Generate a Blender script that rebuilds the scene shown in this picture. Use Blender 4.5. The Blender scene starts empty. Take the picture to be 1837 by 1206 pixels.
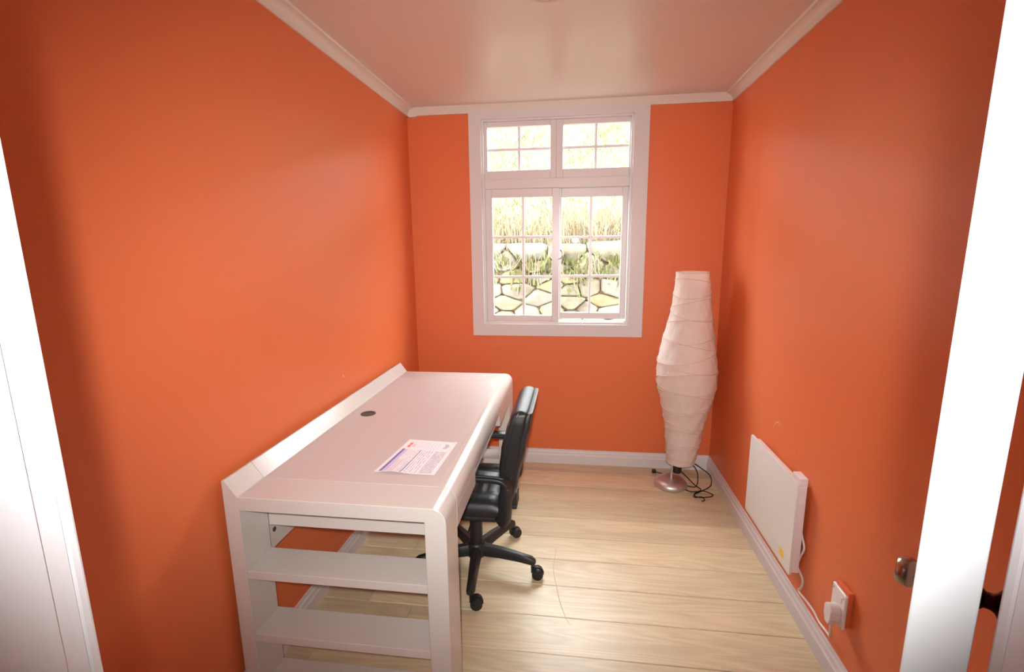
import bpy, math, random
from mathutils import Vector, Matrix
random.seed(7)
PI = math.pi
S = bpy.context.scene
COL = S.collection

# ------------------------------------------------------------------ camera
CAM = Vector((1.0953, 0.0, 1.5106))
yaw, pitch, roll, FPX = -0.1308, -0.1831, -0.0109, 861.876
fwd = Vector((math.sin(yaw)*math.cos(pitch), math.cos(yaw)*math.cos(pitch), math.sin(pitch)))
rt0 = Vector((math.cos(yaw), -math.sin(yaw), 0)); up0 = rt0.cross(fwd)
rt = rt0*math.cos(roll) + up0*math.sin(roll); up = up0*math.cos(roll) - rt0*math.sin(roll)
cam = bpy.data.objects.new('camera', bpy.data.cameras.new('camera')); COL.objects.link(cam)
m3 = Matrix((rt, up, -fwd)).transposed()
cam.matrix_world = Matrix.Translation(CAM) @ m3.to_4x4()
cam.data.sensor_fit = 'HORIZONTAL'; cam.data.sensor_width = 36.0; cam.data.lens = 36.0*FPX/1837.0
cam.data.clip_start = 0.02
S.camera = cam

# ------------------------------------------------------------------ light
w = bpy.data.worlds.new('World'); S.world = w; w.use_nodes = True
bg = w.node_tree.nodes['Background']
bg.inputs[0].default_value = (0.93, 0.97, 1.0, 1); bg.inputs[1].default_value = 25.0   # bright overcast sky

fl = bpy.data.lights.new('camera_flash', 'SPOT')          # the photographer's pop-up flash, just above the lens
fl.energy = 192; fl.spot_size = math.radians(103); fl.spot_blend = 1.0; fl.shadow_soft_size = 0.022
fl.color = (1.0, 0.985, 0.97)
flash = bpy.data.objects.new('camera_flash', fl); COL.objects.link(flash)
fd = fwd.copy()
flash.matrix_world = Matrix.Translation((1.094, -0.07, 1.60)) @ (fd.to_track_quat('-Z', 'Y')).to_matrix().to_4x4() @ Matrix.Diagonal((1.0, 0.88, 1.0, 1.0))

S.view_settings.view_transform = 'Standard'; S.view_settings.look = 'None'
S.view_settings.gamma = 1.0; S.view_settings.use_curve_mapping = False
S.view_settings.exposure = 0.0
S.cycles.max_bounces = 10; S.cycles.diffuse_bounces = 6; S.cycles.glossy_bounces = 4
S.cycles.transparent_max_bounces = 16; S.cycles.sample_clamp_indirect = 6.0

# ------------------------------------------------------------------ helpers
WORLD = {}
def link(o, parent=None, origin=(0, 0, 0)):
    COL.objects.link(o); origin = Vector(origin); WORLD[o.name] = origin
    if parent is not None:
        o.parent = parent; o.location = origin - WORLD[parent.name]
    else:
        o.location = origin
    return o
def empty(name, loc):
    o = bpy.data.objects.new(name, None); o.empty_display_size = 0.05
    return link(o, None, loc)
def tag(o, label=None, cat=None, group=None, kind=None):
    if label: o['label'] = label
    if cat: o['category'] = cat
    if group: o['group'] = group
    if kind: o['kind'] = kind
    return o
def mesh(name, V, F, mat, parent=None, smooth=False, bevel=0, seg=2, origin=None, sub=0, mats=None, mi=None, angle=None):
    V = [Vector(v) for v in V]
    if origin is None:
        lo = [min(v[i] for v in V) for i in range(3)]; hi = [max(v[i] for v in V) for i in range(3)]
        origin = Vector(((lo[0]+hi[0])/2, (lo[1]+hi[1])/2, lo[2]))
    origin = Vector(origin)
    me = bpy.data.meshes.new(name); me.from_pydata([v-origin for v in V], [], F); me.update()
    for m in (mats or [mat]): me.materials.append(m)
    if mi:
        for p, k in zip(me.polygons, mi): p.material_index = k
    if smooth:
        for p in me.polygons: p.use_smooth = True
    o = bpy.data.objects.new(name, me); link(o, parent, origin)
    if bevel:
        b = o.modifiers.new('b', 'BEVEL'); b.width = bevel; b.segments = seg; b.limit_method = 'ANGLE'; b.angle_limit = math.radians(40)
        b.harden_normals = False
    if sub:
        s_ = o.modifiers.new('s', 'SUBSURF'); s_.levels = sub; s_.render_levels = sub
    if angle:
        me.set_sharp_from_angle(angle=math.radians(angle))
    return o
BF = [(0, 3, 2, 1), (4, 5, 6, 7), (0, 1, 5, 4), (1, 2, 6, 5), (2, 3, 7, 6), (3, 0, 4, 7)]
def boxv(lo, hi):
    (a, b, c), (d, e, f) = lo, hi
    return [(a, b, c), (d, b, c), (d, e, c), (a, e, c), (a, b, f), (d, b, f), (d, e, f), (a, e, f)]
def box(name, lo, hi, mat, parent=None, bevel=0.0, seg=2, **k):
    return mesh(name, boxv(lo, hi), BF, mat, parent, bevel=bevel, seg=seg, **k)
def boxes(name, lst, mat, parent=None, bevel=0.0, **k):
    V, F = [], []
    for lo, hi in lst:
        n = len(V); V += boxv(lo, hi); F += [tuple(i+n for i in f) for f in BF]
    return mesh(name, V, F, mat, parent, bevel=bevel, **k)
def extrude(name, prof, axis, a, b, mat, parent=None, bevel=0.0, smooth=False, angle=None, seg=2):
    """prof: 2D polygon; axis 'x' (prof = y,z), 'y' (prof = x,z), 'z' (prof = x,y)"""
    def p3(q, t):
        return {'x': (t, q[0], q[1]), 'y': (q[0], t, q[1]), 'z': (q[0], q[1], t)}[axis]
    n = len(prof)
    V = [p3(q, a) for q in prof] + [p3(q, b) for q in prof]
    F = [tuple(range(n)), tuple(range(2*n-1, n-1, -1))]
    for i in range(n):
        j = (i+1) % n; F.append((j, i, i+n, j+n))
    o = mesh(name, V, F, mat, parent, smooth=smooth, bevel=bevel, seg=seg)
    import bmesh
    bm = bmesh.new(); bm.from_mesh(o.data); bmesh.ops.recalc_face_normals(bm, faces=bm.faces); bm.to_mesh(o.data); bm.free()
    if angle: o.data.set_sharp_from_angle(angle=math.radians(angle))
    return o
def spline(pts, n=8):
    P = [Vector(p) for p in pts]; P = [P[0]*2-P[1]] + P + [P[-1]*2-P[-2]]; out = []
    for i in range(1, len(P)-2):
        for k in range(n):
            t = k/n; a, b, c, d = P[i-1], P[i], P[i+1], P[i+2]
            out.append(0.5*((2*b)+(c-a)*t+(2*a-5*b+4*c-d)*t*t+(3*b-a-3*c+d)*t**3))
    out.append(P[-2]); return out
def tubev(path, r, sides=8, closed=False, ry=None, flat=None):
    """sweep; r may be a float or a list; flat=(w,h) gives a rounded rectangular section"""
    V, F = [], []; n = len(path); prev = None
    for i, p in enumerate(path):
        if closed: t = path[(i+1) % n]-path[i-1]
        else: t = path[min(i+1, n-1)]-path[max(i-1, 0)]
        t = t.normalized()
        if prev is None:
            nrm = t.cross(Vector((0, 1, 0)) if abs(t.y) < .9 else Vector((1, 0, 0))).normalized()
        else:
            nrm = (prev - t*prev.dot(t)).normalized()
        prev = nrm; bi = t.cross(nrm)
        rr = r[i] if isinstance(r, (list, tuple)) else r
        for s in range(sides):
            a = 2*PI*s/sides
            if flat:
                c, d = math.cos(a), math.sin(a); e = 0.5
                fl_ = flat[i] if isinstance(flat, list) else flat
                u_ = math.copysign(abs(c)**e, c)*fl_[0]/2; v_ = math.copysign(abs(d)**e, d)*fl_[1]/2
                V.append(p + nrm*u_ + bi*v_)
            else:
                V.append(p + nrm*math.cos(a)*rr + bi*math.sin(a)*rr)
    m = n if closed else n-1
    for i in range(m):
        for s in range(sides):
            a, b = i*sides+s, i*sides+(s+1) % sides; c, d = ((i+1) % n)*sides+(s+1) % sides, ((i+1) % n)*sides+s
            F.append((a, b, c, d))
    if not closed:
        F.append(tuple(range(sides-1, -1, -1))); F.append(tuple((n-1)*sides+s for s in range(sides)))
    return V, F
def tube(name, path, r, mat, parent=None, sides=8, **k):
    V, F = tubev([Vector(p) for p in path], r, sides, flat=k.pop('flat', None), closed=k.pop('closed', False))
    return mesh(name, V, F, mat, parent, smooth=True, angle=50, **k)
def lathe(name, prof, c, mat, parent=None, seg=32, axis=Vector((0, 0, 1)), angle=40):
    """prof [(r,h)...] around axis through c"""
    axis = axis.normalized(); e1 = axis.orthogonal().normalized(); e2 = axis.cross(e1); c = Vector(c)
    V, F = [], []
    for r, h in prof:
        for s in range(seg):
            a = 2*PI*s/seg; V.append(c + axis*h + (e1*math.cos(a)+e2*math.sin(a))*r)
    for i in range(len(prof)-1):
        for s in range(seg):
            F.append((i*seg+s, i*seg+(s+1) % seg, (i+1)*seg+(s+1) % seg, (i+1)*seg+s))
    if prof[0][0] > 1e-5: F.append(tuple(range(seg-1, -1, -1)))
    if prof[-1][0] > 1e-5: F.append(tuple((len(prof)-1)*seg+s for s in range(seg)))
    return mesh(name, V, F, mat, parent, smooth=True, angle=angle)

# ------------------------------------------------------------------ materials
def mat(name, col, rough=0.5, metal=0.0, spec=0.5, coat=0.0, bump=None, var=None, trans=None, sheen=0.0):
    """bump=(scale, strength[, detail]); var=(scale, amount) subtle tone variation"""
    m = bpy.data.materials.new(name); m.use_nodes = True; nt = m.node_tree; b = nt.nodes['Principled BSDF']
    b.inputs['Base Color'].default_value = (*col, 1); b.inputs['Roughness'].default_value = rough
    b.inputs['Metallic'].default_value = metal; b.inputs['Specular IOR Level'].default_value = spec
    b.inputs['Coat Weight'].default_value = coat; b.inputs['Coat Roughness'].default_value = 0.06
    tc = nt.nodes.new('ShaderNodeTexCoord')
    if bump:
        nz = nt.nodes.new('ShaderNodeTexNoise'); nz.inputs['Scale'].default_value = bump[0]; nz.inputs['Detail'].default_value = bump[2] if len(bump) > 2 else 3
        bp = nt.nodes.new('ShaderNodeBump'); bp.inputs['Strength'].default_value = bump[1]; bp.inputs['Distance'].default_value = 0.01
        nt.links.new(tc.outputs['Object'], nz.inputs['Vector']); nt.links.new(nz.outputs['Fac'], bp.inputs['Height']); nt.links.new(bp.outputs['Normal'], b.inputs['Normal'])
    if var:
        nz = nt.nodes.new('ShaderNodeTexNoise'); nz.inputs['Scale'].default_value = var[0]; nz.inputs['Detail'].default_value = 4
        mx = nt.nodes.new('ShaderNodeMix'); mx.data_type = 'RGBA'
        mx.inputs[6].default_value = (*[c*(1-var[1]) for c in col], 1); mx.inputs[7].default_value = (*[min(1, c*(1+var[1])) for c in col], 1)
        nt.links.new(tc.outputs['Object'], nz.inputs['Vector']); nt.links.new(nz.outputs['Fac'], mx.inputs[0]); nt.links.new(mx.outputs[2], b.inputs['Base Color'])
    return m

WALLC = (0.685, 0.163, 0.054)
M_wall = mat('orange_wall_paint', WALLC, 0.42, spec=0.4, bump=(260, 0.05, 2), var=(1.2, 0.03))
M_ceil = mat('cream_gloss_ceiling', (0.69, 0.62, 0.53), 0.26, spec=0.5, bump=(3.0, 0.02, 2))
M_trim = mat('white_gloss_trim', (0.68, 0.66, 0.655), 0.32, bump=(9, 0.02))
M_cornice = mat('cream_cornice_paint', (0.72, 0.66, 0.58), 0.4, bump=(14, 0.05))
M_jamb = mat('white_door_paint', (0.83, 0.84, 0.86), 0.45, bump=(30, 0.02))
M_upvc = mat('white_upvc', (0.72, 0.69, 0.685), 0.3)
M_munt = mat('white_glazing_bar', (0.86, 0.86, 0.87), 0.35)
M_hall = mat('hall_paint', (0.55, 0.50, 0.44), 0.7, bump=(80, 0.03))
M_gap = mat('dark_subfloor', (0.10, 0.065, 0.04), 0.8, bump=(40, 0.1))
M_lac = mat('white_lacquer', (0.60, 0.565, 0.525), 0.15, spec=0.32)
M_lacm = mat('satin_white_desktop', (0.585, 0.535, 0.515), 0.30, spec=0.5)
M_leather = mat('black_leatherette', (0.014, 0.014, 0.015), 0.42, spec=0.55, bump=(220, 0.12, 3))
M_plastic = mat('black_plastic', (0.016, 0.016, 0.017), 0.45, spec=0.5, bump=(400, 0.03))
M_rubber = mat('black_rubber', (0.012, 0.012, 0.012), 0.6)
M_chrome = mat('brushed_nickel', (0.42, 0.39, 0.36), 0.24, metal=1.0)
M_dkmetal = mat('dark_bronze_metal', (0.10, 0.085, 0.075), 0.34, metal=1.0)
M_silver = mat('satin_silver_base', (0.66, 0.62, 0.59), 0.42, metal=0.85, bump=(60, 0.01))
M_wire = mat('pale_shade_wire', (0.66, 0.49, 0.37), 0.6)
M_heater = mat('white_heater_panel', (0.76, 0.76, 0.71), 0.28, coat=0.2)
M_heaterb = mat('white_heater_back', (0.80, 0.74, 0.74), 0.4)
M_cable = mat('white_cable', (0.80, 0.77, 0.74), 0.45)
M_sock = mat('white_socket_plastic', (0.84, 0.81, 0.77), 0.3)
M_yellow = mat('yellow_sticker', (0.85, 0.62, 0.10), 0.5)
M_scuff = mat('pale_wall_scuff', (0.80, 0.42, 0.28), 0.7)
M_scratch = mat('dark_floor_scratch', (0.50, 0.33, 0.21), 0.6)
M_dark = mat('dark_grey_plastic', (0.05, 0.05, 0.05), 0.5)
M_soil = mat('dark_mortar_earth', (0.125, 0.11, 0.07), 0.9, bump=(20, 0.4))

def glass():
    m = bpy.data.materials.new('window_glass'); m.use_nodes = True; nt = m.node_tree; nt.nodes.clear()
    out = nt.nodes.new('ShaderNodeOutputMaterial'); tr = nt.nodes.new('ShaderNodeBsdfTransparent'); gl = nt.nodes.new('ShaderNodeBsdfGlossy')
    tr.inputs[0].default_value = (0.97, 0.985, 0.975, 1); gl.inputs['Roughness'].default_value = 0.02
    fr = nt.nodes.new('ShaderNodeFresnel'); fr.inputs[0].default_value = 1.5; mx = nt.nodes.new('ShaderNodeMixShader')
    nt.links.new(fr.outputs[0], mx.inputs[0]); nt.links.new(tr.outputs[0], mx.inputs[1]); nt.links.new(gl.outputs[0], mx.inputs[2]); nt.links.new(mx.outputs[0], out.inputs[0])
    return m
M_glass = glass()

def paper_shade():
    m = bpy.data.materials.new('rice_paper_shade'); m.use_nodes = True; nt = m.node_tree; b = nt.nodes['Principled BSDF']
    out = nt.nodes['Material Output']
    b.inputs['Base Color'].default_value = (0.86, 0.78, 0.72, 1); b.inputs['Roughness'].default_value = 0.75; b.inputs['Specular IOR Level'].default_value = 0.2
    tl = nt.nodes.new('ShaderNodeBsdfTranslucent'); tl.inputs[0].default_value = (0.86, 0.72, 0.58, 1)
    mx = nt.nodes.new('ShaderNodeMixShader'); mx.inputs[0].default_value = 0.30
    tc = nt.nodes.new('ShaderNodeTexCoord'); mp = nt.nodes.new('ShaderNodeMapping'); mp.inputs['Scale'].default_value = (1, 1, 0.45)
    mp.inputs['Rotation'].default_value = (0.25, 0.2, 0)
    vo = nt.nodes.new('ShaderNodeTexNoise'); vo.inputs['Scale'].default_value = 22; vo.inputs['Detail'].default_value = 5; vo.inputs['Distortion'].default_value = 1.4
    bp = nt.nodes.new('ShaderNodeBump'); bp.inputs['Strength'].default_value = 0.28; bp.inputs['Distance'].default_value = 0.012
    L = nt.links.new
    L(tc.outputs['Object'], mp.inputs[0]); L(mp.outputs[0], vo.inputs['Vector']); L(vo.outputs['Fac'], bp.inputs['Height'])
    L(bp.outputs[0], b.inputs['Normal']); L(bp.outputs[0], tl.inputs['Normal'])
    L(b.outputs[0], mx.inputs[1]); L(tl.outputs[0], mx.inputs[2]); L(mx.outputs[0], out.inputs[0])
    return m
M_shade = paper_shade()

def oak():
    m = bpy.data.materials.new('pale_oak_plank'); m.use_nodes = True; nt = m.node_tree; b = nt.nodes['Principled BSDF']; L = nt.links.new
    tc = nt.nodes.new('ShaderNodeTexCoord'); oi = nt.nodes.new('ShaderNodeObjectInfo')
    add = nt.nodes.new('ShaderNodeVectorMath'); add.operation = 'ADD'
    sc = nt.nodes.new('ShaderNodeVectorMath'); sc.operation = 'SCALE'; sc.inputs['Scale'].default_value = 37.0
    cmb = nt.nodes.new('ShaderNodeCombineXYZ'); L(oi.outputs['Random'], cmb.inputs[0]); L(oi.outputs['Random'], cmb.inputs[1])
    L(cmb.outputs[0], sc.inputs[0]); L(tc.outputs['Object'], add.inputs[0]); L(sc.outputs[0], add.inputs[1])
    mp = nt.nodes.new('ShaderNodeMapping'); mp.inputs['Scale'].default_value = (0.55, 5.0, 1); L(add.outputs[0], mp.inputs[0])
    n1 = nt.nodes.new('ShaderNodeTexNoise'); n1.inputs['Scale'].default_value = 1.5; n1.inputs['Detail'].default_value = 2; L(mp.outputs[0], n1.inputs['Vector'])
    # cathedral rings = contour lines of the stretched noise
    mu = nt.nodes.new('ShaderNodeMath'); mu.operation = 'MULTIPLY'; mu.inputs[1].default_value = 26.0; L(n1.outputs['Fac'], mu.inputs[0])
    fr = nt.nodes.new('ShaderNodeMath'); fr.operation = 'PINGPONG'; fr.inputs[1].default_value = 1.0; L(mu.outputs[0], fr.inputs[0])
    mp2 = nt.nodes.new('ShaderNodeMapping'); mp2.inputs['Scale'].default_value = (2.2, 60.0, 1); L(add.outputs[0], mp2.inputs[0])
    n2 = nt.nodes.new('ShaderNodeTexNoise'); n2.inputs['Scale'].default_value = 2.0; n2.inputs['Detail'].default_value = 4; L(mp2.outputs[0], n2.inputs['Vector'])
    n3 = nt.nodes.new('ShaderNodeTexNoise'); n3.inputs['Scale'].default_value = 1.3; n3.inputs['Detail'].default_value = 2; L(mp.outputs[0], n3.inputs['Vector'])
    a1 = nt.nodes.new('ShaderNodeMath'); a1.operation = 'MULTIPLY'; a1.inputs[1].default_value = 0.13; L(fr.outputs[0], a1.inputs[0])
    a2 = nt.nodes.new('ShaderNodeMath'); a2.operation = 'MULTIPLY_ADD'; a2.inputs[1].default_value = 0.26; L(n2.outputs['Fac'], a2.inputs[0]); L(a1.outputs[0], a2.inputs[2])
    a3 = nt.nodes.new('ShaderNodeMath'); a3.operation = 'MULTIPLY_ADD'; a3.inputs[1].default_value = 0.45; L(n3.outputs['Fac'], a3.inputs[0]); L(a2.outputs[0], a3.inputs[2])
    cr = nt.nodes.new('ShaderNodeValToRGB'); e = cr.color_ramp.elements
    e[0].position = 0.18; e[0].color = (0.51, 0.42, 0.255, 1); e[1].position = 0.64; e[1].color = (0.83, 0.72, 0.485, 1)
    L(a3.outputs[0], cr.inputs[0])
    hs = nt.nodes.new('ShaderNodeHueSaturation'); mr = nt.nodes.new('ShaderNodeMapRange'); mr.inputs[3].default_value = 0.86; mr.inputs[4].default_value = 1.12
    L(oi.outputs['Random'], mr.inputs[0]); L(mr.outputs[0], hs.inputs['Value']); L(cr.outputs[0], hs.inputs['Color']); L(hs.outputs[0], b.inputs['Base Color'])
    b.inputs['Roughness'].default_value = 0.36; b.inputs['Specular IOR Level'].default_value = 0.45
    bp = nt.nodes.new('ShaderNodeBump'); bp.inputs['Strength'].default_value = 0.06; bp.inputs['Distance'].default_value = 0.004
    L(n2.outputs['Fac'], bp.inputs['Height']); L(bp.outputs[0], b.inputs['Normal'])
    return m
M_oak = oak()

def stone_mat():
    m = bpy.data.materials.new('garden_stone'); m.use_nodes = True; nt = m.node_tree; b = nt.nodes['Principled BSDF']; L = nt.links.new
    tc = nt.nodes.new('ShaderNodeTexCoord'); oi = nt.nodes.new('ShaderNodeObjectInfo')
    cr = nt.nodes.new('ShaderNodeValToRGB'); e = cr.color_ramp.elements
    e[0].color = (0.10, 0.094, 0.070, 1); e[1].color = (0.15, 0.118, 0.070, 1)
    e2 = cr.color_ramp.elements.new(0.35); e2.color = (0.115, 0.115, 0.108, 1); e3 = cr.color_ramp.elements.new(0.7); e3.color = (0.12, 0.115, 0.066, 1)
    L(oi.outputs['Random'], cr.inputs[0])
    nz = nt.nodes.new('ShaderNodeTexNoise'); nz.inputs['Scale'].default_value = 14; nz.inputs['Detail'].default_value = 6; L(tc.outputs['Object'], nz.inputs['Vector'])
    r2 = nt.nodes.new('ShaderNodeValToRGB'); r2.color_ramp.elements[0].color = (0.40, 0.40, 0.37, 1); r2.color_ramp.elements[1].color = (1.7, 1.67, 1.42, 1)
    L(nz.outputs['Fac'], r2.inputs[0])
    mx = nt.nodes.new('ShaderNodeMix'); mx.data_type = 'RGBA'; mx.blend_type = 'MULTIPLY'; mx.inputs[0].default_value = 1.0
    L(cr.outputs[0], mx.inputs[6]); L(r2.outputs[0], mx.inputs[7]); L(mx.outputs[2], b.inputs['Base Color'])
    bp = nt.nodes.new('ShaderNodeBump'); bp.inputs['Strength'].default_value = 0.6; bp.inputs['Distance'].default_value = 0.02
    L(nz.outputs['Fac'], bp.inputs['Height']); L(bp.outputs[0], b.inputs['Normal']); b.inputs['Roughness'].default_value = 0.9
    return m
M_stone = stone_mat()
def grass_mat(name, c1, c2, scale=3):
    m = bpy.data.materials.new(name); m.use_nodes = True; nt = m.node_tree; b = nt.nodes['Principled BSDF']; L = nt.links.new
    tc = nt.nodes.new('ShaderNodeTexCoord'); nz = nt.nodes.new('ShaderNodeTexNoise'); nz.inputs['Scale'].default_value = scale; nz.inputs['Detail'].default_value = 5
    cr = nt.nodes.new('ShaderNodeValToRGB'); cr.color_ramp.elements[0].position = 0.35; cr.color_ramp.elements[1].position = 0.68
    cr.color_ramp.elements[0].color = (*c1, 1); cr.color_ramp.elements[1].color = (*c2, 1)
    L(tc.outputs['Object'], nz.inputs['Vector']); L(nz.outputs['Fac'], cr.inputs[0]); L(cr.outputs[0], b.inputs['Base Color'])
    b.inputs['Roughness'].default_value = 0.8; b.inputs['Specular IOR Level'].default_value = 0.2
    return m
M_bank = grass_mat('bank_earth_turf', (0.095, 0.105, 0.042), (0.15, 0.14, 0.075), 2.5)
M_grass = grass_mat('green_grass', (0.085, 0.11, 0.036), (0.145, 0.155, 0.07), 4)
M_dry = grass_mat('dry_straw_grass', (0.135, 0.105, 0.062), (0.21, 0.175, 0.115), 6)

# ------------------------------------------------------------------ room shell
W, D, H = 2.018, 3.2136, 2.40
YJ = 0.36                         # room-side face of the doorway wall
XL, XR = 0.6282, 1.4117           # door jamb faces
YH = 0.20                         # hall-side face of the doorway wall
DOORH = 2.28
def structure(o): o['kind'] = 'structure'; return o

structure(box('wall_left', (-0.12, YH, -0.02), (0, D+0.14, H+0.02), M_wall))
structure(box('wall_right', (W, YH, -0.02), (W+0.12, D+0.14, H+0.02), M_wall))
hx0, hx1, hz0, hz1 = 0.470, 1.460, 0.980, 2.345
structure(boxes('wall_back', [((0, D, -0.02), (hx0, D+0.14, H+0.02)), ((hx1, D, -0.02), (W, D+0.14, H+0.02)),
                              ((hx0, D, -0.02), (hx1, D+0.14, hz0)), ((hx0, D, hz1), (hx1, D+0.14, H+0.02))], M_wall))
structure(boxes('wall_front', [((0, YH, -0.02), (XL-0.03, YJ-0.012, H+0.02)), ((XR+0.03, YH, -0.02), (W, YJ-0.012, H+0.02)),
                               ((XL-0.03, YH, DOORH+0.03), (XR+0.03, YJ-0.012, H+0.02))], M_wall))
structure(box('ceiling', (-0.12, YH, H), (W+0.12, D+0.14, H+0.08), M_ceil))
floor = structure(box('floor', (-0.12, YH, -0.08), (W+0.12, D+0.14, -0.012), M_gap))
# hall behind the camera
hall = [('wall_hall_left', (-0.6, -1.6, -0.02), (-0.5, YH, H+0.02)), ('wall_hall_right', (2.6, -1.6, -0.02), (2.7, YH, H+0.02)),
        ('wall_hall_rear', (-0.6, -1.7, -0.02), (2.7, -1.6, H+0.02))]
for n_, a, b in hall: structure(box(n_, a, b, M_hall))
structure(boxes('wall_hall_front', [((-0.5, YH-0.01, -0.02), (XL-0.09, YH, H+0.02)), ((XR+0.09, YH-0.01, -0.02), (2.6, YH, H+0.02)), ((XL-0.09, YH-0.01, DOORH+0.08), (XR+0.09, YH, H+0.02))], M_hall))
structure(box('ceiling_hall', (-0.6, -1.7, H), (2.7, YH, H+0.08), M_hall))
structure(box('floor_hall', (-0.6, -1.7, -0.08), (2.7, YH, 0.0), M_hall))

# floor planks: separate boards laid across the room
PW = 0.1875; y0 = 1.566 - 7*PW
cuts = {0: .5, 1: 1.6, 2: .3, 3: .25, 4: 1.75, 5: .35, 6: .12, 7: .42, 8: .22, 9: .5, 10: .3, 11: .16, 12: .45, 13: .28, 14: .2, 15: .4, 16: .3}
k = 0; y = y0
while y < D:
    a, b = max(y, YH), min(y+PW, D)
    if b-a > 0.01:
        c = cuts[k % 17]
        for xa, xb in ((0.0, c), (c, W)):
            box('plank', (xa+0.0006, a+0.0009, -0.012), (xb-0.0006, b-0.0009, 0.0), M_oak, floor, bevel=0.0018, seg=1)
    y += PW; k += 1
# long curved scratch on the boards
sp = spline([(1.02, 2.22, 0), (1.012, 2.06, 0), (1.03, 1.94, 0), (1.052, 1.83, 0), (1.082, 1.74, 0), (1.10, 1.715, 0)], 8)
V, F = [], []
for i, p in enumerate(sp):
    w_ = 0.0005 + 0.0011*math.sin(PI*(i/(len(sp)-1)))
    V += [(p.x-w_, p.y, 0.0), (p.x+w_, p.y, 0.0), (p.x+w_, p.y, 0.0004), (p.x-w_, p.y, 0.0004)]
    if i: n = 4*i; F += [(n-4, n, n+3, n-1), (n-1, n+3, n+2, n-2), (n-2, n+2, n+1, n-3)]
mesh('scratch_mark', V, F, M_scratch, floor)

# baseboards with a stepped top
def bb(t0, sgn):
    T, hb = 0.018, 0.102
    return [(t0, 0), (t0+sgn*T, 0), (t0+sgn*T, 0.060), (t0+sgn*(T-.003), 0.064), (t0+sgn*(T-.005), 0.070), (t0+sgn*(T-.006), 0.082), (t0+sgn*(T-.011), 0.090), (t0+sgn*(T-.012), hb), (t0, hb)]
structure(extrude('baseboard_left', bb(0, 1), 'y', YJ, D, M_trim))
structure(extrude('baseboard_right', bb(W, -1), 'y', YJ, D, M_trim))
structure(extrude('baseboard_back', bb(D, -1), 'x', 0.0, W, M_trim))
# cove cornice
def cove(t0, sgn, c=0.05):
    pr = [(t0, H), (t0, H-c), (t0+sgn*0.008, H-c)]
    for i in range(9):
        a = PI/2*i/8
        pr.append((t0+sgn*(c-0.004-(c-0.014)*math.cos(a)), H-c+0.004+(c-0.012)*math.sin(a)))
    return pr + [(t0+sgn*c, H)]
structure(extrude('trim_1', cove(0, 1), 'y', YJ, D, M_cornice, smooth=True, angle=30))
structure(extrude('trim_2', cove(W, -1), 'y', YJ, D, M_cornice, smooth=True, angle=30))
structure(extrude('trim_3', [(D, H), (D, H-0.05), (D-0.014, H-0.05), (D-0.016, H-0.01), (D-0.02, H)], 'x', 0, W, M_cornice))
# small dab of filler where the cornices meet in the corner
structure(mesh('trim_4', [(0.012, D-.02, H-.05), (0.075, D-.02, H-.05), (.068, D-.02, H-.056), (.045, D-.02, H-.059), (.02, D-.02, H-.058), (0.012, D, H-.05), (0.075, D, H-.05), (.068, D, H-.056), (.045, D, H-.059), (.02, D, H-.058)],
     [(0, 1, 2, 3, 4), (9, 8, 7, 6, 5), (0, 5, 6, 1), (1, 6, 7, 2), (2, 7, 8, 3), (3, 8, 9, 4), (4, 9, 5, 0)], M_cornice))

# scuffs on the walls
def scuff(parent, x, pts, wd):
    P = spline(pts, 6); V, F = [], []
    for i, p in enumerate(P):
        w_ = wd*(0.25+0.75*math.sin(PI*i/(len(P)-1)))
        V += [(x, p.x, p.y-w_), (x, p.x, p.y+w_)]
        if i: n = 2*i; F.append((n-2, n, n+1, n-1))
    mesh('paint_scuff', V, F, M_scuff, parent)
wr = bpy.data.objects['wall_right']; wl = bpy.data.objects['wall_left']
def vp(lst): return [(a, b, 0) for a, b in lst]
scuff(wr, W-0.0004, vp([(2.26, .66), (2.235, .70), (2.21, .715), (2.18, .712)]), .0035)
scuff(wr, W-0.0004, vp([(1.865, .765), (1.861, .748)]), .003)
scuff(wr, W-0.0004, vp([(1.99, .667), (1.985, .664)]), .003)
scuff(wl, 0.0004, vp([(2.10, .915), (2.115, .905)]), .004)

# ceiling light just above the top of the picture
def emis(name, col, st):
    m = mat(name, (0.9, 0.85, 0.75), 0.4); b = m.node_tree.nodes['Principled BSDF']; b.inputs['Emission Color'].default_value = (*col, 1); b.inputs['Emission Strength'].default_value = st; return m
LYC = 1.788
cl = empty('ceiling_light', (0.99, LYC, H)); tag(cl, 'round frosted ceiling light glowing warm in the middle of the ceiling', 'ceiling light')
lathe('mount', [(0.0, 0.0), (0.085, 0.0), (0.085, -0.014), (0.0, -0.014)], (0.99, LYC, H), M_trim, cl, seg=36)
lathe('diffuser', [(0.080, -0.014), (0.080, -0.020), (0.074, -0.038), (0.055, -0.052), (0.03, -0.059), (0.0, -0.061)], (0.99, LYC, H), emis('warm_frosted_glass', (1.0, 0.76, 0.42), 1.2), cl, seg=36)

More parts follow.
